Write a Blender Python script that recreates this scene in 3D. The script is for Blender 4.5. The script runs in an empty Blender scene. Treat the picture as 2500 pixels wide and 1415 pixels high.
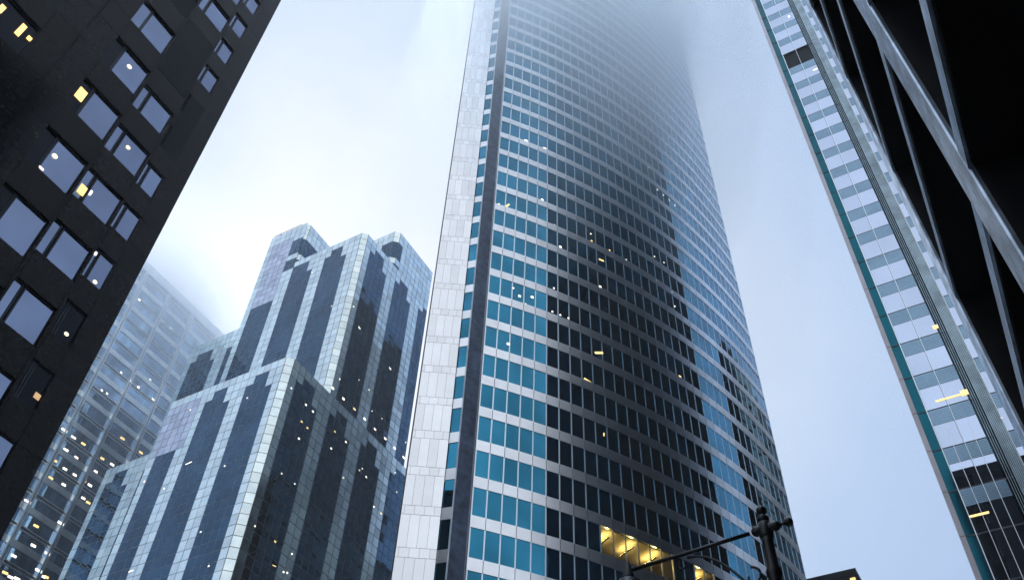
import bpy, math, random
from mathutils import Vector, Matrix
from math import cos, sin, tan, atan2, hypot, sqrt, radians, degrees, pi
random.seed(7)
S = bpy.context.scene
COL = S.collection

# ------------------------------------------------------------------ camera
FPX, W0, H0 = 2177.0, 2500.0, 1415.0
EYE = Vector((0, 0, 1.7))
RX = Vector((0.87585736, 0.48150666, 0.03201909))
UP = Vector((0.33821003, -0.65982211, 0.67100578))
BK = Vector((0.34422065, -0.57687617, -0.74076044))
cam_data = bpy.data.cameras.new('camera')
cam = bpy.data.objects.new('camera', cam_data)
COL.objects.link(cam)
cam.matrix_world = Matrix(((RX.x, UP.x, BK.x, EYE.x), (RX.y, UP.y, BK.y, EYE.y), (RX.z, UP.z, BK.z, EYE.z), (0, 0, 0, 1)))
cam_data.sensor_fit = 'HORIZONTAL'
cam_data.sensor_width = 36
cam_data.lens = FPX / W0 * 36
cam_data.clip_start = 0.05
cam_data.clip_end = 6000
S.camera = cam

# ------------------------------------------------------------------ sky and sun
SUN_EL, SUN_AZ = radians(42), radians(140)
world = bpy.data.worlds.new('World')
S.world = world
world.use_nodes = True
nt = world.node_tree
nt.nodes.clear()
N = nt.nodes.new
L = nt.links.new
out = N('ShaderNodeOutputWorld')
bg = N('ShaderNodeBackground')
bg.inputs['Strength'].default_value = 0.1
L(bg.outputs[0], out.inputs[0])
sky = N('ShaderNodeTexSky')
sky.sky_type = 'NISHITA'
sky.sun_disc = False
sky.sun_elevation = SUN_EL
sky.sun_rotation = pi / 2 - SUN_AZ
sky.dust_density = 3.0
tc = N('ShaderNodeTexCoord')
def wdot(az, el):
    n = N('ShaderNodeVectorMath'); n.operation = 'DOT_PRODUCT'
    L(tc.outputs['Generated'], n.inputs[0])
    n.inputs[1].default_value = (cos(radians(az)) * cos(radians(el)), sin(radians(az)) * cos(radians(el)), sin(radians(el)))
    return n.outputs['Value']
ramp = N('ShaderNodeValToRGB')
nz = N('ShaderNodeTexNoise'); nz.inputs['Scale'].default_value = 2.2; nz.inputs['Detail'].default_value = 6; nz.inputs['Roughness'].default_value = 0.55
L(tc.outputs['Generated'], nz.inputs['Vector'])
ma = N('ShaderNodeMath'); ma.operation = 'MULTIPLY_ADD'
L(nz.outputs['Fac'], ma.inputs[0]); ma.inputs[1].default_value = 0.22
L(wdot(135, 47), ma.inputs[2])
mb_ = N('ShaderNodeMath'); mb_.operation = 'SUBTRACT'; L(ma.outputs[0], mb_.inputs[0]); mb_.inputs[1].default_value = 0.11
L(mb_.outputs[0], ramp.inputs[0])
cr = ramp.color_ramp
SKY_RAMP = [(0.0, (0.46, 0.55, 0.68)), (0.70, (0.39, 0.535, 0.82)), (0.86, (0.50, 0.65, 0.905)), (0.965, (0.68, 0.80, 0.965)), (1.0, (0.81, 0.89, 0.985))]
cr.elements[0].position = SKY_RAMP[0][0]; cr.elements[0].color = (*SKY_RAMP[0][1], 1)
cr.elements[1].position = SKY_RAMP[-1][0]; cr.elements[1].color = (*SKY_RAMP[-1][1], 1)
for p_, c_ in SKY_RAMP[1:-1]:
    e_ = cr.elements.new(p_); e_.color = (*c_, 1)
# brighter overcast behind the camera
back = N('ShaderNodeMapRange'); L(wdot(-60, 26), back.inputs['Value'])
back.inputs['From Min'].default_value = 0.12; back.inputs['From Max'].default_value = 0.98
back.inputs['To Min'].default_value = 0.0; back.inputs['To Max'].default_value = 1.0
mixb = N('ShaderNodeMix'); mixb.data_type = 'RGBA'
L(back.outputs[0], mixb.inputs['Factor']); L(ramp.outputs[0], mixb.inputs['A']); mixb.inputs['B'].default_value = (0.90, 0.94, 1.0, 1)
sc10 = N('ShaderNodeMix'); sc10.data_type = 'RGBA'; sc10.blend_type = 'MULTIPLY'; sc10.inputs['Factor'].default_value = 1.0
zen = N('ShaderNodeMapRange'); L(wdot(0, 90), zen.inputs['Value'])   # boost added at the zenith, above the view, to light the low cloud
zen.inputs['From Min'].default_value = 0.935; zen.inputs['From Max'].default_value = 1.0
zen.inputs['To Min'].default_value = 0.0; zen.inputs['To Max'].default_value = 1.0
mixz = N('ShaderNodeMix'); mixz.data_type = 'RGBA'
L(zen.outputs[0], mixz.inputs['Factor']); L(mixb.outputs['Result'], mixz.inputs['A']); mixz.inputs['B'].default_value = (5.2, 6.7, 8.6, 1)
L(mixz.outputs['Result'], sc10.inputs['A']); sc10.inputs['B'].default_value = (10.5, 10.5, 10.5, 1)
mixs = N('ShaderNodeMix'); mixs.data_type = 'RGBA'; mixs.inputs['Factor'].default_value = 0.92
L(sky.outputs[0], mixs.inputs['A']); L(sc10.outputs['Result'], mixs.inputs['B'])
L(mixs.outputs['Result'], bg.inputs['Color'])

sl = bpy.data.lights.new('sun', 'SUN')
sl.energy = 0.6; sl.angle = radians(35); sl.color = (1.0, 0.97, 0.92)
so = bpy.data.objects.new('sun', sl); COL.objects.link(so)
so.rotation_euler = Vector((-cos(SUN_AZ) * cos(SUN_EL), -sin(SUN_AZ) * cos(SUN_EL), -sin(SUN_EL))).to_track_quat('-Z', 'Y').to_euler()
so.location = (0, 0, 400)

S.view_settings.view_transform = 'Standard'
S.view_settings.look = 'None'
S.view_settings.exposure = 0.0
S.view_settings.gamma = 1.0
S.render.engine = 'CYCLES'
cy = S.cycles
cy.max_bounces = 64; cy.diffuse_bounces = 3; cy.glossy_bounces = 5; cy.transmission_bounces = 6; cy.volume_bounces = 64; cy.transparent_max_bounces = 12
cy.caustics_reflective = False; cy.caustics_refractive = False
cy.use_denoising = True

# ------------------------------------------------------------------ pixel rays of the photograph, used to measure real positions
def ray(px, py):
    return RX * (px - W0 / 2) + UP * (H0 / 2 - py) - BK * FPX
def on_x(px, py, x):
    d = ray(px, py); return EYE + d * (x / d.x)
def on_y(px, py, y):
    d = ray(px, py); return EYE + d * (y / d.y)

# ------------------------------------------------------------------ materials
def mat(name):
    m = bpy.data.materials.new(name); m.use_nodes = True
    return m, m.node_tree, m.node_tree.nodes['Principled BSDF']
def noisy(nt, sock, col, amt, scale, coord='Object', detail=4, pane=0.0):
    t = nt.nodes.new('ShaderNodeTexCoord'); n = nt.nodes.new('ShaderNodeTexNoise')
    n.inputs['Scale'].default_value = scale; n.inputs['Detail'].default_value = detail
    r = nt.nodes.new('ShaderNodeValToRGB')
    lo = [max(0, c * (1 - amt)) for c in col]; hi = [min(1, c * (1 + amt)) for c in col]
    r.color_ramp.elements[0].position = .3; r.color_ramp.elements[1].position = .7
    r.color_ramp.elements[0].color = (*lo, 1); r.color_ramp.elements[1].color = (*hi, 1)
    nt.links.new(t.outputs[coord], n.inputs['Vector']); nt.links.new(n.outputs['Fac'], r.inputs[0])
    if pane:   # every pane or panel a little lighter or darker than its neighbours
        g_ = nt.nodes.new('ShaderNodeNewGeometry'); oi = nt.nodes.new('ShaderNodeObjectInfo')
        a1 = nt.nodes.new('ShaderNodeMath'); a1.operation = 'ADD'; nt.links.new(g_.outputs['Random Per Island'], a1.inputs[0]); nt.links.new(oi.outputs['Random'], a1.inputs[1])
        fr_ = nt.nodes.new('ShaderNodeMath'); fr_.operation = 'FRACT'; nt.links.new(a1.outputs[0], fr_.inputs[0])
        mr = nt.nodes.new('ShaderNodeMapRange'); nt.links.new(fr_.outputs[0], mr.inputs['Value']); mr.inputs['To Min'].default_value = 1 - pane; mr.inputs['To Max'].default_value = 1 + pane * .6
        mu = nt.nodes.new('ShaderNodeVectorMath'); mu.operation = 'SCALE'; nt.links.new(r.outputs[0], mu.inputs[0]); nt.links.new(mr.outputs[0], mu.inputs['Scale'])
        nt.links.new(mu.outputs[0], sock)
    else: nt.links.new(r.outputs[0], sock)
    return n
def metal(name, col, rough, amt=.08, scale=.6, metallic=1.0, pane=0.0):
    m, nt, b = mat(name)
    b.inputs['Metallic'].default_value = metallic; b.inputs['Roughness'].default_value = rough
    noisy(nt, b.inputs['Base Color'], col, amt, scale, pane=pane)
    return m
def glass(name, tint, rough=.02, amt=.06, scale=.35, wob=0.0, pane=0.0):
    m, nt, b = mat(name)
    b.inputs['Metallic'].default_value = 1.0; b.inputs['Roughness'].default_value = rough
    noisy(nt, b.inputs['Base Color'], tint, amt, scale, detail=1, pane=pane)
    if wob:
        t = nt.nodes.new('ShaderNodeTexCoord'); n = nt.nodes.new('ShaderNodeTexNoise'); n.inputs['Scale'].default_value = .45; n.inputs['Detail'].default_value = 1
        bp = nt.nodes.new('ShaderNodeBump'); bp.inputs['Strength'].default_value = 1.0; bp.inputs['Distance'].default_value = wob
        nt.links.new(t.outputs['Object'], n.inputs['Vector']); nt.links.new(n.outputs['Fac'], bp.inputs['Height']); nt.links.new(bp.outputs[0], b.inputs['Normal'])
    return m
def stone(name, col, rough=.5, amt=.3, scale=3., spec=.5, pane=0.0):
    m, nt, b = mat(name)
    b.inputs['Roughness'].default_value = rough; b.inputs['Specular IOR Level'].default_value = spec
    n = noisy(nt, b.inputs['Base Color'], col, amt, scale, detail=8, pane=pane)
    bp = nt.nodes.new('ShaderNodeBump'); bp.inputs['Strength'].default_value = .15; bp.inputs['Distance'].default_value = .01
    nt.links.new(n.outputs['Fac'], bp.inputs['Height']); nt.links.new(bp.outputs[0], b.inputs['Normal'])
    return m
def glow(name, col, strength):
    m, nt, b = mat(name)
    b.inputs['Base Color'].default_value = (*col, 1); b.inputs['Roughness'].default_value = .4
    b.inputs['Emission Color'].default_value = (*col, 1); b.inputs['Emission Strength'].default_value = strength
    return m

M = {}
M['fin_metal'] = metal('brushed_aluminium', (.85, .875, .915), .19, .03, .5, pane=.09)
M['spandrel'] = metal('pale_aluminium', (.84, .875, .925), .29, .05, .7, pane=.07)
M['mullion'] = metal('white_aluminium', (.80, .86, .92), .38, .05, .9)
M['pier_dark'] = stone('dark_metal_cladding', (.085, .118, .19), .30, .45, 1.3, pane=.2)
M['teal_glass'] = glass('teal_mirror_glass', (.030, .205, .335), .012, .22, .22, .010, pane=.16)
M['back_glass'] = glass('dark_back_glass', (.018, .03, .045), .05)
M['joint'] = stone('dark_joint', (.045, .05, .06), .6)
M['roofing'] = stone('roofing', (.12, .12, .13), .9)
M['warm_light'] = glow('warm_lamp', (1.0, .70, .26), 1.5)
M['white_light'] = glow('white_lamp', (1.0, .93, .78), 2.6)
M['soft_light'] = glow('soft_lamp', (1.0, .86, .60), 1.6)
M['pink_light'] = glow('rosy_lamp', (1.0, .84, .74), 2.0)
M['tube_glow'] = glow('uplight_tube', (1.0, .70, .22), 52.)
M['dim_light'] = glow('dim_lamp', (1.0, .62, .30), .6)
M['s_light'] = metal('silver_reflective_panel', (.80, .94, .985), .20, .10, .5, pane=.15)
M['s_dark'] = glass('smoky_blue_glass', (.042, .098, .165), .03, .2, .15, pane=.10)
M['s_pink'] = metal('rosy_reflection_panel', (.60, .64, .76), .2, .15, .5, pane=.14)  # rosy reflection put into the panel colour
M['s_grid'] = stone('grey_mullion_grid', (.22, .27, .31), .5)
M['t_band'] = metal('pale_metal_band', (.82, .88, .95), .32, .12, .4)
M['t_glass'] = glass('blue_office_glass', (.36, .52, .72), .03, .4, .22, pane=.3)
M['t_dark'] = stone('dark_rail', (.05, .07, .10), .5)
M['granite'] = stone('dark_polished_granite', (.0055, .0055, .0075), .12, .6, 5., .12, pane=.4)
M['granite_back'] = stone('black_recess', (.008, .008, .010), .5)
M['d_glass'] = glass('grey_blue_glass', (.20, .25, .375), .012, .10, .35, .004, pane=.10)
M['d_dark'] = glass('unlit_glass', (.012, .014, .019), .04)
M['d_louvre'] = stone('dark_louvre', (.005, .008, .011), .6, .3, 3., .12)
M['d_frame'] = metal('black_frame', (.035, .04, .05), .4)
M['r_glass'] = glass('pale_mirror_glass', (.56, .67, .88), .01, .05, .2, .0, pane=.06)
M['r_louvre'] = metal('blue_grey_louvre', (.30, .46, .62), .25, .08, .6)
M['r_teal'] = glass('deep_teal_glass', (.012, .11, .155), .08, .12, .3)
M['r_edge'] = metal('grey_edge_cladding', (.36, .35, .38), .45, .1, .5)
M['r_pier'] = metal('corrugated_steel', (.38, .50, .58), .30, .3, .9)
M['r_dark'] = glass('dark_tower_glass', (.022, .034, .045), .06)
M['black_steel'] = stone('black_painted_steel', (.006, .006, .0075), .5, .5, 1.2, .12)
M['soffit'] = stone('black_soffit', (.005, .005, .006), .8, .5, .6, .1)
M['steel'] = metal('ribbed_stainless', (.42, .50, .60), .30, .4, 2.5)
M['iron'] = stone('black_cast_iron', (.006, .006, .008), .45, .3, 9.)
M['asphalt'] = stone('asphalt', (.05, .05, .052), .85, .3, 6.)
M['paving'] = stone('concrete_paving', (.28, .275, .26), .85, .2, 3.)
M['paint'] = stone('road_paint', (.75, .75, .72), .7, .1, 4.)
M['far_stone'] = stone('far_grey_stone', (.06, .065, .08), .6, .2, 1.)
M['ceiling'] = stone('office_ceiling', (.62, .55, .40), .8, .05, 1.)
M['room'] = stone('office_wall', (.10, .08, .05), .8, .1, 1.)
m, nt, b = mat('clear_pane')
nt.nodes.remove(b)
tr = nt.nodes.new('ShaderNodeBsdfTransparent'); tr.inputs[0].default_value = (.75, .8, .8, 1)
gl = nt.nodes.new('ShaderNodeBsdfGlossy'); gl.inputs['Roughness'].default_value = .02
fr = nt.nodes.new('ShaderNodeFresnel'); fr.inputs[0].default_value = 1.5
mx = nt.nodes.new('ShaderNodeMixShader')
nt.links.new(fr.outputs[0], mx.inputs[0]); nt.links.new(tr.outputs[0], mx.inputs[1]); nt.links.new(gl.outputs[0], mx.inputs[2])
nt.links.new(mx.outputs[0], nt.nodes['Material Output'].inputs[0])
M['clear_pane'] = m

# ------------------------------------------------------------------ mesh builder
class MB:
    def __init__(s): s.v = []; s.f = []
    def poly(s, pts):
        i = len(s.v); s.v += [tuple(p) for p in pts]; s.f.append(tuple(range(i, i + len(pts))))
    def hexa(s, p):  # p: 8 points, bottom ring 0-3, top ring 4-7
        i = len(s.v); s.v += [tuple(q) for q in p]
        for f in ((3, 2, 1, 0), (4, 5, 6, 7), (0, 1, 5, 4), (1, 2, 6, 5), (2, 3, 7, 6), (3, 0, 4, 7)): s.f.append(tuple(i + k for k in f))
    def box(s, x0, x1, y0, y1, z0, z1):
        s.hexa([(x0, y0, z0), (x1, y0, z0), (x1, y1, z0), (x0, y1, z0), (x0, y0, z1), (x1, y0, z1), (x1, y1, z1), (x0, y1, z1)])
    def prism(s, pts, z0, z1):  # pts counter-clockwise
        n = len(pts); i = len(s.v)
        s.v += [(p[0], p[1], z0) for p in pts] + [(p[0], p[1], z1) for p in pts]
        s.f.append(tuple(i + k for k in reversed(range(n)))); s.f.append(tuple(i + n + k for k in range(n)))
        for k in range(n): s.f.append((i + k, i + (k + 1) % n, i + n + (k + 1) % n, i + n + k))
    def tube(s, path, radii, seg=10):
        path = [Vector(p) for p in path]; rings = []
        up = Vector((0, 0, 1))
        for k, p in enumerate(path):
            t = (path[min(k + 1, len(path) - 1)] - path[max(k - 1, 0)]).normalized()
            a = t.cross(up)
            if a.length < .05: a = t.cross(Vector((1, 0, 0)))
            a.normalize(); bb = a.cross(t)
            r = radii[k] if isinstance(radii, (list, tuple)) else radii
            i = len(s.v)
            for q in range(seg):
                an = 2 * pi * q / seg
                s.v.append(tuple(p + a * (r * cos(an)) + bb * (r * sin(an))))
            rings.append(i)
        for a_, b_ in zip(rings, rings[1:]):
            for q in range(seg): s.f.append((a_ + q, a_ + (q + 1) % seg, b_ + (q + 1) % seg, b_ + q))
        s.f.append(tuple(rings[0] + q for q in reversed(range(seg)))); s.f.append(tuple(rings[-1] + q for q in range(seg)))
    def build(s, name, m, parent=None, smooth=False):
        me = bpy.data.meshes.new(name); me.from_pydata(s.v, [], s.f); me.materials.append(M[m] if isinstance(m, str) else m); me.update()
        if smooth:
            for p in me.polygons: p.use_smooth = True
        o = bpy.data.objects.new(name, me); COL.objects.link(o)
        if parent is not None:
            o.parent = parent
            base = parent.location if parent.type == 'EMPTY' else (parent.parent.location if parent.parent else Vector((0, 0, 0)))
            if parent.type == 'EMPTY': o.matrix_parent_inverse = Matrix.Translation(-Vector(base))
        return o
def thing(name, label, cat, loc=(0, 0, 0), group=None):
    o = bpy.data.objects.new(name, None); COL.objects.link(o); o.location = loc; o.empty_display_size = .5
    o['label'] = label; o['category'] = cat
    if group: o['group'] = group
    return o
def structure(name, mb, m):
    o = mb.build(name, m); o['kind'] = 'structure'; return o

class Frame:  # a facade plane: origin, horizontal u, outward n
    def __init__(s, o, u, n): s.o = Vector(o); s.u = Vector(u).normalized(); s.n = Vector(n).normalized()
    def p(s, u, z, d=0.): return Vector((s.o.x, s.o.y, 0)) + s.u * u + s.n * d + Vector((0, 0, z))
    def quad(s, mb, u0, u1, z0, z1, d=0., tilt=0.):
        e = [random.gauss(0, tilt) for _ in range(3)] if tilt else (0, 0, 0)
        a, b_ = e[0] * (u1 - u0) / 2, e[1] * (z1 - z0) / 2
        q = [s.p(u0, z0, d - a - b_), s.p(u1, z0, d + a - b_), s.p(u1, z1, d + a + b_), s.p(u0, z1, d - a + b_)]
        if s.u.cross(Vector((0, 0, 1))).dot(s.n) < 0: q.reverse()
        mb.poly(q)
    def box(s, mb, u0, u1, z0, z1, d0, d1):
        q = [s.p(u0, z0, d0), s.p(u1, z0, d0), s.p(u1, z0, d1), s.p(u0, z0, d1), s.p(u0, z1, d0), s.p(u1, z1, d0), s.p(u1, z1, d1), s.p(u0, z1, d1)]
        if s.u.cross(s.n).z < 0: q = [q[3], q[2], q[1], q[0], q[7], q[6], q[5], q[4]]
        mb.hexa(q)
def lamp_on(frame, parent, u, z, w, h, m, d=.05, rot=0.):
    mb = MB(); c, s_ = cos(rot), sin(rot)
    for (a, b_) in (((-w / 2, -h / 2)), ):
        pts = [(-w / 2, -h / 2), (w / 2, -h / 2), (w / 2, h / 2), (-w / 2, h / 2)]
        front = [frame.p(u + x * c - y * s_, z + x * s_ + y * c, d) for x, y in pts]
        backp = [frame.p(u + x * c - y * s_, z + x * s_ + y * c, d - .04) for x, y in pts]
        mb.hexa(backp + front)
    return mb.build('ceiling_light', m, parent)

# ------------------------------------------------------------------ ground
g = MB(); g.poly([(-3000, -3000, 0), (3000, -3000, 0), (3000, 3000, 0), (-3000, 3000, 0)]); structure('ground', g, 'paving')
g = MB(); g.poly([(-17, -400, .004), (-4, -400, .004), (-4, 400, .004), (-17, 400, .004)])
g.poly([(-300, 24, .0045), (-17, 24, .0045), (-17, 38, .0045), (-300, 38, .0045)])
g.poly([(-4, 24, .0045), (300, 24, .0045), (300, 38, .0045), (-4, 38, .0045)]); structure('road', g, 'asphalt')
g = MB()
for k in range(-40, 41):
    if not 20 < k * 8 < 44: g.poly([(-10.6, k * 8, .009), (-10.4, k * 8, .009), (-10.4, k * 8 + 4, .009), (-10.6, k * 8 + 4, .009)])
structure('road_marking', g, 'paint')
g = MB(); g.box(-4, 1.2, -60, 23, -.2, .13); g.box(-22, -17, -60, 23, -.2, .13); structure('pavement', g, 'paving')

# ------------------------------------------------------------------ curved glass tower
CX, CY, CR = -101.18, 112.59, 83.48
A0 = atan2(58.15 - CY, -38.0 - CX)
A1 = atan2(104.2 - CY, -18.1 - CX)
NP = 34
DA = (A1 - A0) / NP
FL, ZT = 4.27, 60.5       # storey height, one spandrel top
KLO, KHI = -14, 38
def arc(i, off=0.):
    a = A0 + DA * i
    return Vector((CX + (CR + off) * cos(a), CY + (CR + off) * sin(a), 0))
tw = thing('curved_tower', 'tall curved teal glass skyscraper with white spandrel bands rising into the cloud', 'skyscraper', (-38, 70, 0))
C0 = arc(0)
def polar(az, d): return Vector((d * cos(radians(az)), d * sin(radians(az)), 0))
C1 = polar(124.50, 68.3); C2 = polar(125.33, 68.7); C3 = polar(128.29, 68.95)
TOP = ZT + FL * KHI + 1.0
tip = arc(NP)
plan = [C3 + Vector((-.05, .1, 0)), C2 + Vector((-.02, .1, 0)), C1 + Vector((0, .1, 0))] + [arc(i, -.16) for i in range(NP + 1)] + [Vector((-20.5, 109, 0)), Vector((-44, 185, 0)), Vector((-52, 140, 0)), Vector((-55, 82, 0))]

rf = MB(); rf.prism([(p.x, p.y) for p in plan], TOP + .01, TOP + .6); rf.build('roof', 'roofing', tw)
# lit office windows: storey and panel numbers, found from the photograph
def arc_hit(px, py):
    d = ray(px, py); u = Vector((d.x, d.y)).normalized(); b_ = u.x * CX + u.y * CY
    disc = b_ * b_ - CX * CX - CY * CY + CR * CR
    s_ = b_ - sqrt(max(disc, 0)); P = u * s_
    return (atan2(P.y - CY, P.x - CX) - A0) / DA, EYE.z + d.z / hypot(d.x, d.y) * s_
i_, z_ = arc_hit(1555, 1345)
kk0 = math.ceil((z_ - ZT) / FL)
plan_in = plan[:3] + [arc(i, -6.) for i in range(NP + 1)] + plan[3 + NP + 1:]
core = MB(); zc0, zc1 = ZT + FL * (kk0 - 1) - .62, ZT + FL * kk0 - .62
core.prism([(p.x, p.y) for p in plan], 0, zc0); core.prism([(p.x, p.y) for p in plan_in], zc0, zc1); core.prism([(p.x, p.y) for p in plan], zc1, TOP)
core.build('core_wall', 'back_glass', tw)
GROUPS = (range(9, 15), range(17, 19))
lit = {(kk0, i) for g_ in GROUPS for i in g_}
win_rest = MB(); order = []
for k in range(KLO, KHI + 1):
    zs = ZT + FL * k                      # spandrel top = bottom of window k+1 ; window below spandrel k spans zs-FL .. zs-1.25
    z0, z1 = zs - FL, zs - 1.25
    sp = MB()
    for i in range(NP):
        a, b_ = arc(i, .02), arc(i + 1, .02)
        fr = Frame(a, b_ - a, Vector(((a.x + b_.x) / 2 - CX, (a.y + b_.y) / 2 - CY, 0)))
        w = (b_ - a).length
        fr.box(sp, .028, w - .028, zs - 1.25, zs, -.16, .06 + random.gauss(0, .004))
        order.append((k, i, fr, w, z0, z1))
    sp.build('spandrel', 'spandrel', tw)
indiv = [o for o in order if -5 <= o[0] <= -2 and o[1] < 25]
indiv_keys = {(o[0], o[1]) for o in indiv}
for (k, i, fr, w, z0, z1) in order:
    if (k, i) in lit:
        p_ = MB(); fr.quad(p_, .06, w - .06, z0, z1, .0); p_.build('window', 'clear_pane', tw); continue
    if (k, i) in indiv_keys:
        p_ = MB(); fr.quad(p_, .06, w - .06, z0, z1, .0, .0035); p_.build('window', 'teal_glass', tw)
    else:
        fr.quad(win_rest, .06, w - .06, z0, z1, .0, .0035)
o = win_rest.build('window_panes', 'teal_glass', tw); o['kind'] = 'stuff'
for i in range(NP + 1):
    mb = MB(); a = arc(i); n = Vector((a.x - CX, a.y - CY, 0)).normalized(); t = Vector((-n.y, n.x, 0))
    fr = Frame(a, t, n)
    wd = .13 if i else .22
    for k in range(KLO, KHI + 1): fr.box(mb, -.075, wd - .075, ZT + FL * k - FL, ZT + FL * k - 1.25, -.1, .045)
    mb.build('mullion', 'mullion', tw)
# lit rooms behind the clear panes: ceiling, walls and hanging uplights
zs = ZT + FL * kk0; z0, z1 = zs - FL, zs - 1.25
def azv(i, off, z): p = arc(i, off); return Vector((p.x, p.y, z))
for g_ in GROUPS:
    i0, i1 = g_[0], g_[-1] + 1
    mb = MB(); mb.hexa([azv(i0, -.14, z1 + .0), azv(i0, -5.8, z1 + .0), azv(i1, -5.8, z1 + .0), azv(i1, -.14, z1 + .0), azv(i0, -.14, z1 + .3), azv(i0, -5.8, z1 + .3), azv(i1, -5.8, z1 + .3), azv(i1, -.14, z1 + .3)])
    mb.build('room_ceiling', 'ceiling', tw)
    mb = MB()
    for (p, q) in (((i0, -5.8), (i1, -5.8)), ((i0, -.12), (i0, -5.8)), ((i1, -5.8), (i1, -.12))):
        mb.poly([azv(*p, z0), azv(*q, z0), azv(*q, z1), azv(*p, z1)])
    mb.build('room_wall', 'room', tw)
    for c in ([i0 + .9, i0 + 2.9, i0 + 4.9] if len(g_) > 3 else [i0 + 1.0]):
        bar = MB(); bar.hexa([azv(c - .05, -.5, z1 - .66), azv(c - .05, -2.6, z1 - .66), azv(c + .05, -2.6, z1 - .66), azv(c + .05, -.5, z1 - .66), azv(c - .05, -.5, z1 - .59), azv(c - .05, -2.6, z1 - .59), azv(c + .05, -2.6, z1 - .59), azv(c + .05, -.5, z1 - .59)])
        b_ = bar.build('pendant_light', 'iron', tw)
        up = MB(); up.poly([azv(c - .045, -.55, z1 - .58), azv(c - .045, -2.55, z1 - .58), azv(c + .045, -2.55, z1 - .58), azv(c + .045, -.55, z1 - .58)][::-1])
        up.build('lamp_tube', 'tube_glow', b_)
def lamp_arc(px, py, w=.5, h=.3, m='white_light', rot=0.):
    i_, z_ = arc_hit(px, py); i = max(0, min(NP - 1, int(i_)))
    a, b_ = arc(i, .02), arc(i + 1, .02)
    fr = Frame(a, b_ - a, Vector(((a.x + b_.x) / 2 - CX, (a.y + b_.y) / 2 - CY, 0)))
    lamp_on(fr, tw, (i_ - i) * (b_ - a).length, z_, w, h, m, .03, rot)
def px2(ox, oy, s, pts): return [(ox + x / s, oy + y / s) for x, y in pts]
for q in px2(1200, 380, 2.83, [(1085, 85), (1020, 128), (1145, 235), (1187, 272), (1227, 308), (1265, 343), (50, 335), (435, 480), (685, 540), (930, 720), (1125, 697), (1190, 738), (430, 915), (1265, 1040), (150, 915), (235, 1025), (420, 1077), (475, 1100), (530, 1122)]):
    lamp_arc(*q, .19, .17, 'white_light')
for q in px2(1200, 380, 2.83, [(350, 305), (475, 630), (820, 190), (193, 970), (280, 977), (1143, 865), (1243, 940), (115, 1300), (750, 905)]):
    lamp_arc(*q, .32, .28, 'white_light')
for q in ((1284, 344), (1330, 363)): lamp_arc(*q, .55, .4, 'white_light')
for q in px2(1200, 380, 2.83, [(110, 345), (685, 595), (810, 660)]): lamp_arc(*q, .25, .9, 'warm_light', -.5)
for (x, y, w, h, r) in ((1462, 861, .3, 1.3, -1.1), (1434, 929, .95, .3, -.25), (1474, 1060, .14, .45, -.1), (1660, 919, .4, .3, 0), (1468, 635, .8, .25, .1)): lamp_arc(x, y, w, h, 'warm_light', r)
# dark corner pier, side windows, metal fin
frp = Frame(C1, C0 - C1, Vector((C1.y - C0.y, -(C1.x - C0.x), 0)) * -1)
def outward(p, q):
    n = Vector((-(q.y - p.y), q.x - p.x, 0)).normalized()
    return n if n.dot(p) < 0 else -n
frp = Frame(C1, C0 - C1, outward(C1, C0)); wp = (C0 - C1).length
frn = Frame(C2, C1 - C2, outward(C2, C1)); wn = (C1 - C2).length
frf = Frame(C3, C2 - C3, outward(C3, C2)); wf = (C2 - C3).length
mb = MB()
for k in range(KLO, KHI + 1):
    zs = ZT + FL * k
    frp.box(mb, 0, wp - .10, zs - FL + .02, zs - 1.27, -.3, .05); frp.box(mb, 0, wp - .10, zs - 1.25, zs, -.3, .05)
mb.build('corner_pier', 'pier_dark', tw)
mb = MB(); frp.box(mb, wp - .075, wp - .02, 0, TOP, -.2, .12); frp.box(mb, wp - .20, wp - .16, 0, TOP, -.1, .10); frp.box(mb, -.03, .03, 0, TOP, -.1, .10); mb.build('edge_trim', 'mullion', tw)
gm, sm = MB(), MB()
for k in range(KLO, KHI + 1):
    zs = ZT + FL * k
    frn.quad(gm, 0, wn, zs - FL, zs - 1.25, -.05, .006); sm = MB(); frn.box(sm, 0.02, wn - .02, zs - 1.25, zs, -.3, .0); sm.build('side_spandrel', 'spandrel', tw)
gm.build('side_window', 'teal_glass', tw)
mb = MB(); frf.box(mb, 0, wf, 0, TOP, -.7, .10); mb.build('fin_backing', 'joint', tw)
mb = MB()
for k in range(KLO, KHI + 1):
    zs = ZT + FL * k
    for (za, zb, n, off) in ((zs - FL, zs - .95, 4, 0.), (zs - .95, zs, 4, .35)):
        cuts = sorted({.05, wf} | {round(min(wf, max(.05, wf * (j + off) / n)), 3) for j in range(n + 1)})
        for ua, ub in zip(cuts, cuts[1:]):
            if ub - ua < .08: continue
            j_ = random.gauss(0, .003)
            frf.box(mb, ua + .010, ub - .010, za + .016, zb - .016, .10, .14 + j_)
mb.build('fin_panel', 'fin_metal', tw)
mb = MB(); frf.box(mb, -.075, -.035, 0, TOP, -.6, .15); mb.build('fin_edge', 'pier_dark', tw)

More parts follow.
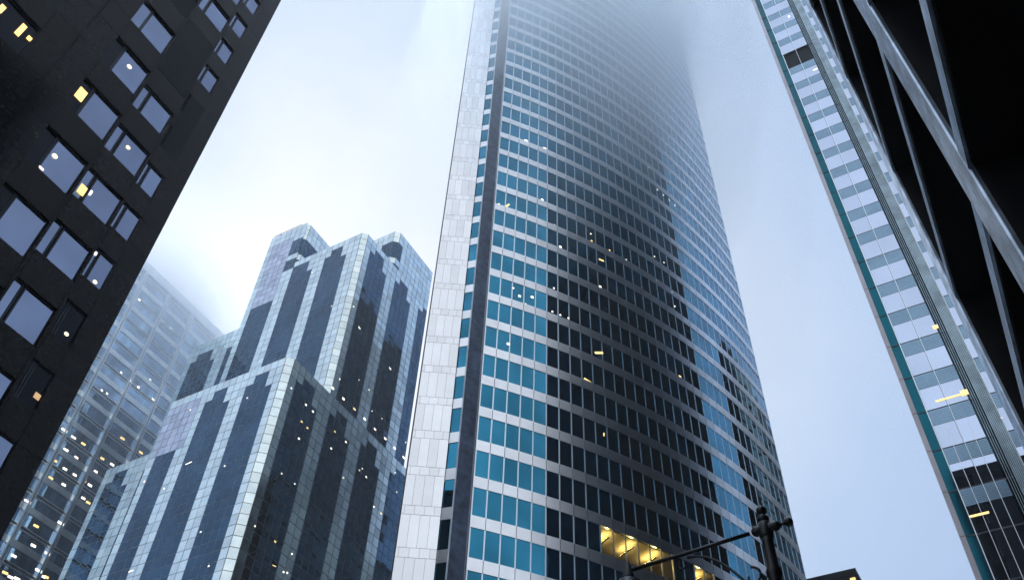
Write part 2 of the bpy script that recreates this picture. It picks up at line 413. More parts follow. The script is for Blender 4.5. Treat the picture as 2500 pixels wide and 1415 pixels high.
# ------------------------------------------------------------------ stepped postmodern tower
st = thing('stepped_tower', 'stepped office tower of silver and dark glass stripes with chamfered corners beside the curved tower', 'skyscraper', (-116, 105, 0))
CW, RH, GAP = 1.7, 2.02, .055
def chprism(x0, x1, y0, y1, ch, z1):   # chamfer on the corner x1,y0
    return [(x0, y0), (x1 - ch, y0), (x1, y0 + ch), (x1, y1), (x0, y1)]
def wallmass(x0, x1, y0, y1, ch, z1, z0=0):
    mb = MB(); mb.prism(chprism(x0, x1, y0, y1, ch, z1), z0, z1); mb.build('wall_mass', 's_grid', st)
    mb = MB(); mb.prism(chprism(x0 + .3, x1 - .3, y0 + .3, y1 - .3, ch, z1), z1 + .005, z1 + .25); mb.build('roof', 'roofing', st)
def facade(fr, width, ztop, zbot, cls, ncols=None, tilt=.006):
    """panel grid; cls(col,row)-> (kind, strip index) ; col counted from u=0, row from the top"""
    n = ncols or max(1, round(width / CW)); cw = width / n
    cells = {}; r = 0; z = ztop
    while z > zbot + .5:
        for c in range(n):
            kd = cls(c, r, n)
            if kd is not None: cells[(c, r)] = (kd, z, max(zbot, z - RH))
        z -= RH; r += 1
    parts = {}; comp = {}
    for c0 in sorted(cells):
        if c0 in comp: continue
        kd = cells[c0][0]; key = (kd[0], len(parts)); parts[key] = MB(); stack = [c0]; comp[c0] = key
        while stack:
            q = stack.pop()
            for nb_ in ((q[0] + 1, q[1]), (q[0] - 1, q[1]), (q[0], q[1] + 1), (q[0], q[1] - 1)):
                if nb_ in cells and nb_ not in comp and cells[nb_][0] == kd: comp[nb_] = key; stack.append(nb_)
    for (c, r), (kd, z, zb) in cells.items():
        fr.quad(parts[comp[(c, r)]], c * cw + GAP, (c + 1) * cw - GAP, zb + GAP, z - GAP, .03, tilt if kd[0] != 's_light' else tilt * 1.6)
    nm = {'s_light': 'silver_strip', 's_dark': 'dark_glazing_strip', 's_pink': 'rosy_reflection_field'}
    for kd, mb in parts.items(): mb.build(nm[kd[0]], kd[0], st)
def stripes(lights, n_, pink=None, top=1, capw=1, ops=()):
    """lights: list of (c0,c1) light column ranges"""
    def f(c, r, n):
        for (ca, cb, ra, rb) in ops:
            if ca <= c < cb and ra <= r < rb: return ('s_dark', 90 + ra)
        if r < top: return ('s_light', 99)
        if pink and pink[0] <= c < pink[1] and r < pink[2]: return ('s_pink', 0)
        for q, (ca, cb) in enumerate(lights):
            if ca <= c < cb: return ('s_light', q)
            if r < top + 1 and ca - capw <= c < cb + capw: return ('s_light', 99)
            if r < top + 2 and ca - capw <= c < cb: return ('s_light', 99)
        q = sum(1 for ca, cb in lights if cb <= c)
        return ('s_dark', q)
    return f
XL, YL, ZL = -98.4, 85.0, 116.6
CH = 1.15
# lower block
wallmass(-128.4, XL, YL, 128, CH, ZL)
fl = Frame((-128.4, YL, 0), (1, 0, 0), (0, -1, 0)); wl = XL - CH + 128.4
facade(fl, wl, ZL, 40, stripes([(0, 1), (4, 6), (10, 12), (16, 17)], 17, pink=(0, 5, 7), top=1), 17)
fc = Frame((XL - CH, YL, 0), (1, 1, 0), (1, -1, 0)); facade(fc, CH * sqrt(2), ZL, 40, lambda c, r, n: ('s_light', 0), 1)
fr_ = Frame((XL, YL + CH, 0), (0, 1, 0), (1, 0, 0)); wr = 42.8 - CH
facade(fr_, wr, ZL, 40, stripes([(0, 1), (5, 7), (11, 13), (17, 19)], 24, top=1), 24)
# lower left block
wallmass(-144.3, -128.45, 87.5, 120, .6, 107.0)
f2 = Frame((-144.3, 87.5, 0), (1, 0, 0), (0, -1, 0))
facade(f2, 15.2, 107.0, 40, stripes([(0, 1), (5, 7)], 9, top=1), 9)
f2r = Frame((-128.45, 88.1, 0), (0, 1, 0), (1, 0, 0)); 
# main shaft
XM, YM, ZM = -99.5, 97.2, 168.4
wallmass(-133.0, XM, YM, 124.8, CH, ZM, 60)
f3 = Frame((-133.0, YM, 0), (1, 0, 0), (0, -1, 0)); w3 = XM - CH + 133.0
facade(f3, 12.1, 184.6, 80, stripes([(0, 1), (5, 7)], 7, pink=(1, 5, 14), top=2, ops=((5, 7, 3, 6), (5, 7, 7, 9))), 7)
f3b = Frame((-120.9, YM, 0), (1, 0, 0), (0, -1, 0))
facade(f3b, -120.9 * -1 - 100.65, ZM, 80, stripes([(4, 6), (10, 12)], 12, top=1), 12)
fc3 = Frame((XM - CH, YM, 0), (1, 1, 0), (1, -1, 0)); facade(fc3, CH * sqrt(2), ZM, 80, lambda c, r, n: ('s_light', 0), 1)
f4 = Frame((XM, YM + CH, 0), (0, 1, 0), (1, 0, 0)); w4 = 124.8 - YM - CH
def right_main(c, r, n):
    return stripes([(0, 1), (5, 7), (11, 13)], 15, top=1)(c, r, n)
facade(f4, w4, ZM, 80, right_main, 15)
# left and right crown towers
wallmass(-133.0, -120.9, YM, 110, CH, 184.6, ZM)
fcl = Frame((-120.9 - .02, YM + .0, 0), (1, 1, 0), (1, -1, 0))
facade(Frame((-120.9 - CH, YM, 0), (1, 1, 0), (1, -1, 0)), CH * sqrt(2), 184.6, ZM, lambda c, r, n: ('s_dark', 1) if 3 <= r < 6 or 7 <= r < 9 else ('s_light', 0), 1)
facade(Frame((-120.9, YM + CH, 0), (0, 1, 0), (1, 0, 0)), 11.6, 184.6, ZM, lambda c, r, n: ('s_dark', 1) if c < 3 and (3 <= r < 6 or 7 <= r < 9) else ('s_light', 0), 7)
wallmass(-118.5, XM, 108.3, 124.8, CH, 181.4, ZM)
facade(Frame((-118.5, 108.3, 0), (1, 0, 0), (0, -1, 0)), 18.5 - 1.15 + .5, 181.4, ZM, lambda c, r, n: ('s_dark', 1) if c >= n - 2 and (2 <= r < 5 or r >= 6) else ('s_light', 0), 11)
facade(Frame((XM - CH, 108.3, 0), (1, 1, 0), (1, -1, 0)), CH * sqrt(2), 181.4, ZM, lambda c, r, n: ('s_dark', 1) if 2 <= r < 5 or r >= 6 else ('s_light', 0), 1)
facade(Frame((XM, 108.3 + CH, 0), (0, 1, 0), (1, 0, 0)), 124.8 - 108.3 - CH, 181.4, ZM, lambda c, r, n: ('s_dark', 1) if c < 1 and (2 <= r < 5 or r >= 6) else ('s_light', 0), 9)
# upper left block
wallmass(-153.4, -133.05, 101, 128, .6, 156.5)
facade(Frame((-153.4, 101, 0), (1, 0, 0), (0, -1, 0)), 20.3, 156.5, 80, stripes([(0, 1), (6, 8), (11, 12)], 12, top=2), 12)
# roof railing and roof plant on the left crown
mb = MB()
for k in range(12): mb.box(-132.6 + k * .8, -132.54 + k * .8, 97.5, 97.56, 184.6, 185.7)
mb.box(-132.8, -123.6, 97.49, 97.57, 185.62, 185.74); mb.box(-132.8, -123.6, 97.49, 97.57, 185.1, 185.16)
mb.build('roof_railing', 's_grid', st)
mb = MB(); mb.box(-132.3, -130.4, 98.4, 100.2, 184.85, 186.8); mb.box(-129.4, -127.6, 98.6, 100.0, 184.85, 186.0); mb.box(-132.2, -131.6, 98.5, 99.1, 186.8, 187.4)
mb.build('roof_plant', 's_light', st)
def s_lamp(px, py, pl, w, h, m, rot=0.):
    if pl == 'lr': p = on_x(px, py, XL); fr = fr_; u = p.y - YL - CH
    elif pl == 'mr': p = on_x(px, py, XM); fr = f4; u = p.y - YM - CH
    elif pl == 'll': p = on_y(px, py, YL); fr = fl; u = p.x + 128.4
    else: p = on_y(px, py, YM); fr = f3; u = p.x + 133.0
    lamp_on(fr, st, u, p.z, w * .55, h * .55, m, .08, rot)
for (x, y) in ((812, 947), (838, 973), (865, 998), (890, 1022), (915, 1047), (940, 1070), (963, 1093), (985, 1116)): s_lamp(x, y, 'mr', 1.25, .75, random.choice(['warm_light', 'pink_light', 'white_light']))
for (x, y) in ((746.5, 987.7), (763.5, 1004), (736, 1028.7), (817, 1053), (844, 1078), (808, 1094), (729, 1070), (750, 1044), (893.6, 1163.7), (930, 1252), (997.6, 1249), (969, 1340), (671, 1321)): s_lamp(x, y, 'lr', .75, .55, random.choice(['warm_light', 'white_light']))
for (x, y) in ((711, 947), (877, 1147), (912.5, 1236), (838, 1165), (622, 1283), (701, 1397), (712.5, 1351), (692, 1395), (965, 1153), (968, 1200), (884, 1143), (687, 1155), (719, 1180)): s_lamp(x, y, 'lr', .45, .4, 'white_light')
s_lamp(669, 1380, 'lr', 1.5, .22, 'warm_light', .2)
for (x, y) in ((877, 800), (952, 899)): s_lamp(x, y, 'mr', 1.3, .55, 'white_light', -.3)
for (x, y) in ((863, 748), (829, 925), (876, 927), (901, 951), (908, 1003), (932, 1021), (990, 1079)): s_lamp(x, y, 'mr', .45, .4, 'white_light')
for (x, y) in ((604, 971), (401, 1192), (353, 1174.5), (490.6, 1297.6), (510, 1381), (549, 1137), (465, 1000)): s_lamp(x, y, 'll', .5, .45, 'pink_light')
s_lamp(461, 1130, 'll', 2.6, .22, 'white_light', .1); s_lamp(320, 1393, 'll', 1.8, .25, 'pink_light', .1)
for (x, y) in ((762, 665), (810, 747)): s_lamp(x, y, 'ml', .4, .35, 'white_light')

# ------------------------------------------------------------------ gridded office tower far left
XT = -170.5
gt = thing('gridded_tower', 'pale banded office slab with bright ceiling lights fading into cloud behind the dark building', 'office tower', (XT, 110, 0))
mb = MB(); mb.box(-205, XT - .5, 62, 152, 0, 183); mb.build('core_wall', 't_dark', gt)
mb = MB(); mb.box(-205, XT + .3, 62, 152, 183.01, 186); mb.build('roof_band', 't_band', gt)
ft = Frame((XT, 62, 0), (0, 1, 0), (1, 0, 0))
PY = [61.5 + 9.05 * k + 1.0 for k in range(11)]
zb0 = 1.7 + 192.6 * .5888
PT = 7.82
for k in range(-14, 10):
    z = zb0 + PT * k
    if z < 1 or z > 181: continue
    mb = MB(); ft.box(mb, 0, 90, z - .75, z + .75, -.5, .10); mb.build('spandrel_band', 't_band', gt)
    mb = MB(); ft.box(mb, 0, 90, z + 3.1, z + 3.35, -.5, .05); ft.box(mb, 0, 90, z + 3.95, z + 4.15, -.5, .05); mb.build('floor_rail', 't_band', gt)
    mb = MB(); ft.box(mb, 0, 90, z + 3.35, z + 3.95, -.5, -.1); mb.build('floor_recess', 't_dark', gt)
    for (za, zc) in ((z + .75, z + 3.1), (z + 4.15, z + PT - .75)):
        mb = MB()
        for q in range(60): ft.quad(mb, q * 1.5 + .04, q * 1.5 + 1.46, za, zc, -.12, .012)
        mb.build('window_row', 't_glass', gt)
for y in PY:
    for dy in (-.32, .22):
        mb = MB(); ft.box(mb, y - 62 + dy - .12, y - 62 + dy + .22, 0, 183, -.3, .9 if dy > 0 else .75); mb.build('pier', 't_band', gt)
tl = px2(0, 1040, 3.772, [(590, 30), (680, 100), (770, 160), (610, 215), (705, 285), (510, 315), (600, 390), (690, 445), (470, 475), (590, 535), (250, 685), (335, 915), (310, 1095), (130, 1190), (50, 1345), (160, 1400), (100, 1385), (945, 295), (1035, 350), (885, 415), (780, 500), (830, 540), (770, 660), (815, 700), (555, 885), (435, 1165), (430, 1385), (350, 1320), (400, 1380), (1130, 110), (1210, 45), (1310, 120), (1300, 240)])
ts = px2(300, 650, 3.93, [(160, 320), (390, 520), (340, 610), (460, 590), (220, 785), (300, 850), (345, 885), (70, 1090), (150, 1155), (265, 1085), (400, 1215), (485, 1005), (530, 1045), (290, 1270)]) + px2(0, 700, 3.93, [(1165, 378), (1165, 820), (1245, 890), (1330, 960), (890, 915), (980, 990), (1030, 1020), (1090, 1250), (1140, 1300), (1340, 120)])
for i, (x, y) in enumerate(tl):
    p = on_x(x, y, XT); lamp_on(ft, gt, p.y - 62, p.z, 1.0 + .3 * random.random(), .5, ['white_light', 'pink_light', 'warm_light'][i % 3], -.05, .1)
for i, (x, y) in enumerate(ts):
    p = on_x(x, y, XT); lamp_on(ft, gt, p.y - 62, p.z, .55, .42, 'white_light', -.05)

# ------------------------------------------------------------------ dark granite building on the left
db = thing('granite_building', 'dark polished granite building with sawtooth corner and square sky reflecting windows', 'office building', (-34, 5, 0))
DF = 4.0
HD = 76.0
BAYS = [  # plane x, y-range, columns [(y0,y1,kind)], first window top, window height
    (-27.2, -14.0, 9.86, [(-9.6, -8.1, 'big'), (-8.0, -7.3, 'slim'), (-3.2, -1.7, 'big'), (-4.0, -3.3, 'slim'), (3.15, 5.0, 'big'), (2.3, 3.0, 'slim'), (7.58, 8.16, 'slim'), (8.26, 9.74, 'big')], 29.06, 2.28),
    (-30.58, 9.9, 13.37, [(11.12, 11.54, 'slim'), (11.72, 13.25, 'big')], 32.9, 2.2),
    (-34.45, 13.4, 17.8, [(15.1, 15.29, 'slim'), (15.45, 16.4, 'big')], 37.3, 2.2),
]
def d_kind(bay, col, f):
    """what fills an opening: glass / dark / louvre"""
    if bay == 1 and f in (4, 5): return 'louvre'
    if bay == 2 and f in (3, 4): return 'louvre'
    if bay == 0 and f in (5, 6) and col >= 6: return 'louvre'
    if bay == 2 and f in (-1, -2): return 'dark'
    if bay == 0 and col == 6 and f < 4: return 'dark'
    if bay == 0 and col < 6: return 'dark'
    if f < -3: return 'dark'
    return 'glass'
bx0 = -70
for bi, (x, ya, yb, cols, zt, wh) in enumerate(BAYS):
    mb = MB(); mb.box(bx0, x - .55, ya, yb, 0, HD); mb.build('core_wall', 'granite_back', db)
    fd = Frame((x, 0, 0), (0, 1, 0), (1, 0, 0))
    f_lo = -int((zt - wh - 3) // DF); f_hi = int((HD - zt) // DF)
    cs = sorted(cols)
    # group adjacent slim + big into one opening
    grp = []
    for c in cs:
        if grp and c[0] - grp[-1][1] < .3: grp[-1][1] = c[1]
        else: grp.append([c[0], c[1]])
    wall = MB(); pj = .03
    def panel(u0, u1, z0, z1):
        n = max(1, round((u1 - u0) / 1.55)); w_ = (u1 - u0) / n
        for q in range(n): fd.box(wall, u0 + q * w_ + pj / 2, u0 + (q + 1) * w_ - pj / 2, z0 + pj / 2, z1 - pj / 2, -.5, random.gauss(0, .003))
    edges = [ya] + [e for g_ in grp for e in g_] + [yb]
    for f in range(f_lo, f_hi + 1):
        t = zt + DF * f
        # spandrel strip above the window of storey f
        for u0, u1 in zip(edges[0::2], edges[1::2]):
            panel(u0, u1, t - wh, t); panel(u0, u1, t, t + DF - wh)
        for g_ in grp: panel(g_[0], g_[1], t, t + DF - wh)
    wall.build('granite_wall', 'granite', db)
    mb = MB(); fd.box(mb, ya, yb, 0, zt + DF * f_lo - wh, -.5, 0); mb.build('plinth', 'granite', db)
    vis = range(-3, 9)
    for ci, c in enumerate(cols):
        rest = MB()
        for f in range(f_lo, f_hi + 1):
            t = zt + DF * f; kd = d_kind(bi, ci, f)
            mt = {'glass': 'd_glass', 'dark': 'd_dark', 'louvre': 'd_louvre'}[kd]
            mb = MB(); fd.quad(mb, c[0], c[1], t - wh, t, -.16, .002)
            nm = 'window' if kd != 'louvre' else 'louvre_panel'
            if f in vis and not (bi == 0 and ci < 4):
                w_ = mb.build(nm, mt, db)
                fm = MB(); e = .055
                for (u0, u1, z0, z1) in ((c[0] - e, c[0] + .02, t - wh, t), (c[1] - .02, c[1] + e, t - wh, t), (c[0], c[1], t - .05, t), (c[0], c[1], t - wh, t - wh + .05)): fd.box(fm, u0, u1, z0, z1, -.4, -.12)
                if nm == 'louvre_panel':
                    for q in range(12): fd.box(fm, c[0] + .03, c[1] - .03, t - wh + .1 + q * .18, t - wh + .15 + q * .18, -.2, -.08)
                o = fm.build('frame', 'd_frame', w_)
            else:
                rest.v += [(v) for v in mb.v]; i0 = len(rest.v) - 4; rest.f.append((i0, i0 + 1, i0 + 2, i0 + 3))
        if rest.f: o = rest.build('window_stack', 'd_dark' if bi == 0 and ci < 6 else 'd_glass', db)
for bi, (f0, y0, y1) in ((1, (4, 11.1, 13.3)), (2, (3, 15.3, 16.55))):
    x, ya, yb, cols, zt, wh = BAYS[bi]; fd = Frame((x, 0, 0), (0, 1, 0), (1, 0, 0))
    mb = MB(); fd.box(mb, y0, y1, zt + DF * f0 - wh, zt + DF * (f0 + 1), -.3, .02)
    mb.build('louvre_panel', 'd_louvre', db)
mb = MB()
for (x, ya, yb, *_r) in BAYS: mb.box(bx0, x + .1, ya, yb, HD + .01, HD + .8)
mb.build('parapet', 'granite', db)
def d_lamp(px, py, bay, w, h, m, rot=0.):
    x = BAYS[bay][0]; p = on_x(px, py, x - .14); lamp_on(Frame((x, 0, 0), (0, 1, 0), (1, 0, 0)), db, p.y, p.z, w, h, m, -.10, rot)
for (x, y, b_, w, h, m) in ((197, 231, 0, .40, .75, 'warm_light'), (200, 464, 1, .36, .62, 'warm_light'), (221, 471, 1, .10, .30, 'white_light'), (100, 411, 0, .22, .07, 'pink_light'),
                            (233, 619, 2, .12, .2, 'white_light'), (3, 22, 0, .22, .5, 'warm_light'), (50, 74, 0, .22, .85, 'warm_light'), (71, 95, 0, .2, .25, 'warm_light'), (9, 185, 0, .2, .16, 'dim_light'), (90, 967, 2, .3, .3, 'dim_light')):
    d_lamp(x, y, b_, w, h, m)
for (x, y, b_) in ((316, 163, 0), (313, 360, 1), (134, 381, 0), (232, 688, 2), (162, 815, 2)):
    pos = on_x(x, y, BAYS[b_][0] - .14); mb = MB()
    r = .12
    cpts = [(pos.x + .03, pos.y + r * cos(2 * pi * q / 16), pos.z + r * .8 * sin(2 * pi * q / 16)) for q in range(16)]
    mb.poly(cpts)
    mb.poly([(v[0] - .03, v[1], v[2]) for v in reversed(cpts)])
    mb.build('ceiling_light', 'soft_light', db)

# ------------------------------------------------------------------ slim glass tower on the right
YR, XR0 = 59.0, .10
HR = 246.0
rt = thing('slim_glass_tower', 'slim tower edge of pale mirror glass, louvre bands and a teal side strip', 'skyscraper', (14, 80, 0))
mb = MB(); mb.box(XR0, 28, YR + .35, 101.7, 0, HR); mb.build('side_wall', 'r_dark', rt)
mb = MB(); mb.box(XR0, 28, YR + .35, 101.7, HR + .01, HR + .8); mb.build('roof', 'roofing', rt)
fR = Frame((0, YR, 0), (1, 0, 0), (0, -1, 0))
zr0, RF = 1.7 + 59 * .7462, 3.47
UE = [.12, .46, .50, 1.02, 1.16, 4.30, 4.72, 5.50]
mb = MB()
for k in range(-14, 43):
    z = zr0 + RF * k; fR.box(mb, XR0, .46, z - RF + .02, z - .02, -.3, .10)
mb.build('edge_cladding', 'r_edge', rt)
k_dark = round((on_y(1945, 125, YR).z - zr0) / RF + .5)
for k in range(-12, 43):
    z = zr0 + RF * k
    low = z < 1.7 + 59 * .60
    mb = MB(); fR.quad(mb, .48, 1.08, z - RF + .03, z - .03, -.05, .004)
    mb.build('teal_pane', 'r_teal', rt)
    if k == k_dark:
        mb = MB(); fR.box(mb, 1.16, 4.13, z - RF, z, -.3, -.12); mb.build('dark_opening', 'd_louvre', rt)
    for (u0, u1) in ((1.16, 4.13), (5.55, 9.5)):
        if k == k_dark and u0 < 2: continue
        zl = z - RF * .40
        if not low:
            lv = MB()
            n = 9
            for q in range(n): fR.box(lv, u0, u1, z - .06 - (q + .78) * (RF * .4 - .06) / n, z - .06 - q * (RF * .4 - .06) / n - .01, -.2, -.01 + .0)
            fR.box(lv, u0, u1, zl, z - .06, -.22, -.16)
            lv.build('louvre_band', 'r_louvre', rt)
        gp = MB(); w_ = (u1 - u0) / 2
        for q in range(2): fR.quad(gp, u0 + q * w_ + .012, u0 + (q + 1) * w_ - .012, z - RF + .05, (z - .05) if low else zl, -.04, .0015)
        gp.build('window', 'r_glass', rt)
mb = MB()
for k in range(-12, 43):
    z = zr0 + RF * k; fR.box(mb, .48, 9.5, z - .05, z + .05, -.25, -.02)
mb.build('floor_joint', 'joint', rt)
for u, w_, zt_ in ((1.10, .06, HR), (1.92, .03, 44), (2.68, .035, HR), (3.42, .03, 44), (5.52, .05, HR), (7.5, .05, HR)):
    mb = MB(); fR.box(mb, u, u + w_, 0, zt_, -.1, .03); mb.build('mullion', 'mullion', rt)
for k in range(-12, 43):
    z = zr0 + RF * k; mb = MB(); fR.quad(mb, 4.15, 4.70, z - RF + .04, z - .04, -.10, .004); mb.build('dark_reflection_pane', 'r_dark', rt)  # dark panes stand for a building's reflection in the mirror glass
mb = MB()
for q in range(3): fR.box(mb, 4.28 + q * .15, 4.31 + q * .15, 0, HR, -.12, .06)
mb.build('dark_strip_rib', 'r_pier', rt)
mb = MB(); fR.box(mb, 4.71, 5.48, 0, HR, -.2, .30); mb.build('pier_backing', 'joint', rt)
mb = MB()
for q in range(7): fR.box(mb, 4.71 + q * .112, 4.71 + q * .112 + .066, 0, HR, .30, .42)
mb.build('ribbed_pier', 'r_pier', rt)
def r_lamp(px, py, w, h, m, rot=0.):
    p = on_y(px, py, YR - .02); lamp_on(fR, rt, p.x, p.z, w, h, m, .03, rot)
r_lamp(2390, 1254, 1.25, .10, 'warm_light', .0); r_lamp(2318, 969, 2.0, .10, 'warm_light', .0); r_lamp(2354, 957, .5, .45, 'warm_light'); r_lamp(2284, 797, .4, .35, 'warm_light'); r_lamp(2440, 1020, .35, .05, 'pink_light'); r_lamp(1990, 169, .5, .07, 'pink_light'); r_lamp(1926, 40, .2, .2, 'white_light')

# ------------------------------------------------------------------ dark tower hidden behind, seen in the curved glass
bt = thing('black_glass_tower', 'black glass tower seen only mirrored in the right side of the curved facade', 'skyscraper', (16, 140, 0))
mb = MB(); mb.box(1.6, 6, 119, 190, 0, 125); mb.build('wall', 'r_dark', bt)
mb = MB()
for k in range(30): mb.box(1.5, 6.1, 118.9, 190.1, 4 * k + 3.2, 4 * k + 3.5)
mb.build('floor_band', 'joint', bt)

nbk = thing('office_block', 'dark office block squeezed behind the curved tower, seen only mirrored in the stepped tower', 'office building', (-70, 138, 0))
mb = MB(); mb.box(-76, -62, 110, 166, 0, 112); mb.build('wall', 'r_dark', nbk)
mb = MB()
for k in range(27): mb.box(-76.1, -61.9, 109.9, 166.1, 4 * k + 3.2, 4 * k + 3.7)
mb.build('floor_band', 'joint', nbk)
mb = MB(); mb.box(-76.2, -61.8, 109.8, 166.2, 112.01, 113); mb.build('parapet', 'far_stone', nbk)

# ------------------------------------------------------------------ black steel building right beside the camera
XG = 1.6
sb = thing('black_steel_building', 'black steel framed building with ribbed stainless columns and beams overhead at right', 'office building', (8, 2, 0))
GF = 2.72 * XG
XB = XG - .05
zg = [1.7 + XB * (5.50 + 2.73 * k) for k in range(14)]
mb = MB(); mb.box(XG + 2.2, XG + 20, -40, 14.7, 0, zg[-1] + 3); mb.build('recessed_wall', 'black_steel', sb)
for z in zg:
    mb = MB(); mb.box(XG - .02, XG + 20, -40, 14.7, z + .01, z + .5); mb.build('floor_soffit', 'soffit', sb)
    mb = MB(); mb.box(XB - .02, XB, -40, 14.76, z, z + .39)
    for q in range(5): mb.box(XB - .040, XB - .02, -40, 14.76, z + .02 + q * .075, z + .02 + q * .075 + .05)
    mb.build('beam', 'steel', sb)
for yc in (14.38, 7.75, 1.12, -5.51, -12.14, -18.77):
    mb = MB(); mb.box(XG - .07, XG - .03, yc - .38, yc + .38, .0, zg[-1] + 3)
    for q in range(6):
        y = yc - .315 + q * .126
        mb.tube([(XG - .072, y, .1), (XG - .072, y, zg[-1] + 2.9)], .044, 10)
    mb.build('column', 'steel', sb)
    mb = MB(); mb.box(XG - .029, XG + .8, yc - .37, yc + .37, 0, zg[-1] + 3); mb.build('column_back', 'black_steel', sb)
mb = MB(); mb.box(XG - .1, XG + 20, -40, 14.8, zg[-1] + 3.01, zg[-1] + 4); mb.build('parapet', 'black_steel', sb)

# ------------------------------------------------------------------ small far building at the bottom
fb = thing('far_block', 'small dark flat roofed building far down the street, only its roof corner showing', 'building', (-27, 160, 0))
c_ = on_y(2085, 1387, 150.0)
mb = MB(); mb.box(-40, c_.x, 150, 175, 0, c_.z - 1.2); mb.build('wall', 'far_stone', fb)
mb = MB(); mb.box(-40.2, c_.x + .25, 149.75, 175.2, c_.z - 1.19, c_.z); mb.build('cornice', 'far_stone', fb)
mb = MB(); mb.box(c_.x - 2.2, c_.x + .6, 149.4, 156, c_.z - 6, c_.z - 4.6); mb.build('balcony', 'far_stone', fb)
mb = MB()
for q in range(6):
    for k in range(18): mb.box(-38 + q * 3.6, -36 + q * 3.6, 149.9, 150.0, 4 + k * 4, 6.2 + k * 4)
mb.build('window', 'd_dark', fb)
p = on_y(2082, 1412, 149.7); lamp_on(Frame((0, 149.8, 0), (1, 0, 0), (0, -1, 0)), fb, p.x, p.z, .9, .5, 'warm_light', .1)

# ------------------------------------------------------------------ ornate street lamp
PD = 5.85
def at(px, py, d):
    r = ray(px, py); return EYE + r * (d / hypot(r.x, r.y))
pb = at(1868, 1290, PD)
base = Vector((pb.x, pb.y, .13))
lp = thing('street_lamp', 'black cast iron street lamp post with ball finial and a long scrolled bracket arm', 'street lamp', base)
def lathe(mb, cx, cy, prof, seg=20):
    mb.tube([(cx, cy, z) for z, r in prof], [r for z, r in prof], seg)
zc = pb.z
mb = MB(); lathe(mb, base.x, base.y, [(.13, .22), (.3, .22), (.36, .17), (.9, .15), (1.0, .18), (1.06, .11), (2.4, .055), (zc - .95, .045)])
lathe(mb, base.x, base.y, [(zc - .76, .055), (zc - .72, .066), (zc - .69, .048), (zc - .40, .042), (zc - .37, .054), (zc - .34, .056), (zc - .31, .044), (zc - .12, .040), (zc - .08, .046)])
mb.build('post', 'iron', lp, True)
arm_end = at(1532, 1372, 6.25); arm_end.z = zc - .0
ad = Vector((arm_end.x - pb.x, arm_end.y - pb.y, 0)); alen = ad.length; ad.normalize()
def ap(s_, z): return Vector((pb.x, pb.y, 0)) + ad * s_ + Vector((0, 0, z))
mb = MB()
mb.tube([ap(-.115, zc), ap(-.10, zc), ap(-.085, zc), ap(-.06, zc), ap(.0, zc), ap(.05, zc), ap(.07, zc), ap(.085, zc), ap(.10, zc)], [.018, .03, .038, .034, .044, .036, .040, .034, .018], 14)
lathe(mb, base.x, base.y, [(zc - .09, .044), (zc - .05, .052), (zc + .035, .050), (zc + .055, .034)])
mb.build('cross_collar', 'iron', lp, True)
mb = MB(); lathe(mb, base.x, base.y, [(zc + .05, .030), (zc + .07, .042), (zc + .09, .044), (zc + .108, .028), (zc + .116, .018), (zc + .122, .024), (zc + .138, .036), (zc + .155, .039), (zc + .172, .034), (zc + .186, .018), (zc + .196, .013), (zc + .26, .008), (zc + .36, .002)])
mb.build('ball_finial', 'iron', lp, True)
mb = MB(); mb.tube([ap(-.11, zc), ap(-.15, zc)], [.013, .011], 10)
mb.tube([ap(-.175 + .034 * cos(pi * q / 12), zc) for q in range(13)], [max(.003, .034 * sin(pi * q / 12)) for q in range(13)], 16)
mb.build('end_knob', 'iron', lp, True)
mb = MB(); mb.tube([ap(.12, zc), ap(alen * .5, zc - .005), ap(alen - .02, zc - .01)], [.015, .015, .015], 10)
mb.build('arm', 'iron', lp, True)
# scrolled brace under the arm
mb = MB()
pts = []
for q in range(17):
    t = q / 16; s_ = .62 * (1 - t) + .08 * t
    pts.append(ap(s_, zc - .045 - .55 * t ** 2.0))
mb.tube(pts, .010, 8)
sc_ = []
for q in range(18):
    a_ = q / 17 * 1.6 * pi; r_ = .075 * (1 - q / 17 * .62)
    sc_.append(ap(.155 + r_ * cos(a_ + pi * .5) , zc - .335 + r_ * sin(a_ + pi * .5) - .0))
mb.tube(sc_, .010, 8)
sc_ = []
for q in range(14):
    a_ = q / 13 * 1.35 * pi; r_ = .045 * (1 - q / 13 * .55)
    sc_.append(ap(.66 + r_ * sin(a_), zc - .065 - .03 + r_ * cos(a_)))
mb.tube(sc_, .008, 8)
mb.build('scroll_brace', 'iron', lp, True)
mb = MB(); e_ = ap(alen, 0)
lathe(mb, e_.x, e_.y, [(zc - .10, .055), (zc - .06, .05), (zc - .02, .036), (zc + .02, .028), (zc + .05, .016), (zc + .12, .004)])
lathe(mb, e_.x, e_.y, [(zc - .42, .17), (zc - .36, .165), (zc - .24, .12), (zc - .16, .09), (zc - .10, .085)])
mb.build('lantern_hood', 'iron', lp, True)
mb = MB(); lathe(mb, e_.x, e_.y, [(zc - .72, .03), (zc - .68, .09), (zc - .56, .13), (zc - .425, .15)]); mb.build('lantern_globe', 'r_louvre', lp, True)

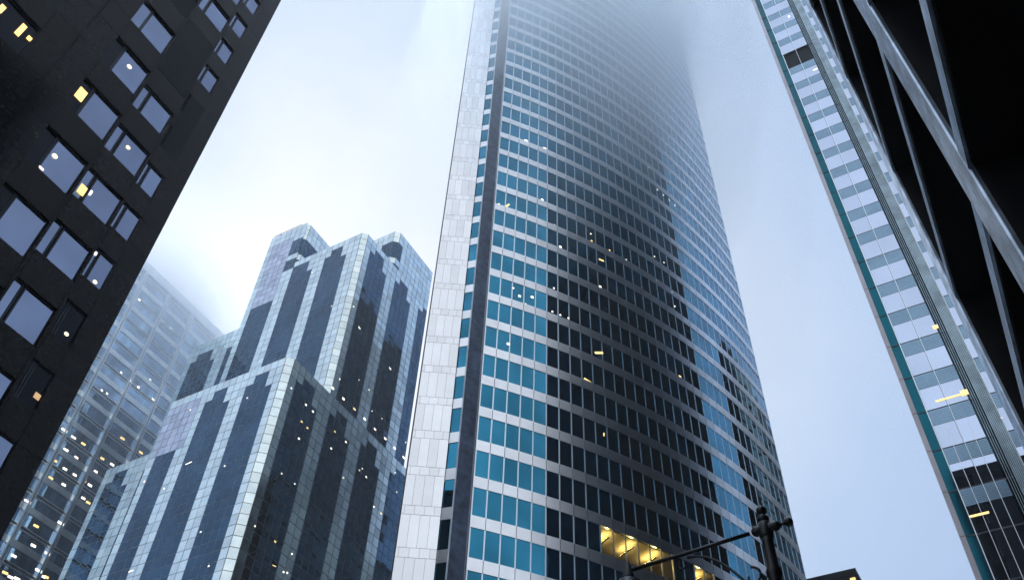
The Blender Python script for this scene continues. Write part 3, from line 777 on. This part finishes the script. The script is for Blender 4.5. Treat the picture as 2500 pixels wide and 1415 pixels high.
# ------------------------------------------------------------------ air
def volume_mat(name, density, col=(.92, .95, 1.0), aniso=0.):
    m = bpy.data.materials.new(name); m.use_nodes = True; nt = m.node_tree; nt.nodes.clear()
    o = nt.nodes.new('ShaderNodeOutputMaterial'); v = nt.nodes.new('ShaderNodeVolumePrincipled')
    v.inputs['Color'].default_value = (*col, 1); v.inputs['Density'].default_value = density; v.inputs['Anisotropy'].default_value = aniso
    nt.links.new(v.outputs[0], o.inputs['Volume']); return m
mb = MB(); mb.box(-3100, 3100, -3100, 3100, -1.2, 262.9)
o = mb.build('haze', volume_mat('haze_air', .00035, (.97, .985, 1.0), .5)); o['kind'] = 'stuff'
from mathutils import noise as mnoise
def cloud(cx, cy, cz, rx, ry, rz, dens, g, seed):
    """a ragged bank of vapour: domed below, flat on top"""
    mb = MB(); seg, rings = 48, 14
    def pt(ph, a_):
        d = Vector((cos(ph) * cos(a_), cos(ph) * sin(a_), -sin(ph)))
        k = 1 + .20 * mnoise.noise(d * 1.6 + Vector((seed, 0, 0))) + .10 * mnoise.noise(d * 4.2 + Vector((0, seed, 0)))
        return (cx + rx * d.x * k, cy + ry * d.y * k, cz + rz * d.z * (k if ph else 0))
    for r in range(rings):
        for q in range(seg): mb.v.append(pt(pi / 2 * r / rings, 2 * pi * q / seg))
    bot = len(mb.v); mb.v.append(pt(pi / 2, 0))
    mb.f.append(tuple(range(seg)))
    for r in range(rings - 1):
        for q in range(seg): mb.f.append((r * seg + q, (r + 1) * seg + q, (r + 1) * seg + (q + 1) % seg, r * seg + (q + 1) % seg))
    for q in range(seg): mb.f.append((bot, (rings - 1) * seg + (q + 1) % seg, (rings - 1) * seg + q))
    o = mb.build('low_cloud', volume_mat('cloud_vapour', dens, (.955, .98, 1), g)); o['kind'] = 'stuff'
BANKS = [(-31, 50, 13, 13, 60, .020, 176), (-20, 90, 25, 25, 118, .0045, 213), (-25, 70, 25, 25, 74, .018, 189), (-29, 68, 30, 32, 96, .012, 189),
         (-200, 98, 50, 65, 95, .006, 192), (-180, 100, 16, 21, 62, .034, 192), (-180, 100, 26, 34, 46, .012, 192), (-176, 112, 22, 26, 70, .014, 192),
         (-180, 100, 50, 65, 95, .005, 192), (-185, 85, 35, 45, 75, .010, 192)]
nb = 0
for (cx_, cy_, rx_, ry_, rz_, dn_, top_) in BANKS:
    for f_ in (1.15, .85):
        cloud(cx_, cy_, top_ + .25 * nb, rx_ * f_, ry_ * f_, rz_ * (1 + (f_ - 1) * .35), dn_ * .5, .72, nb * 3.7); nb += 1
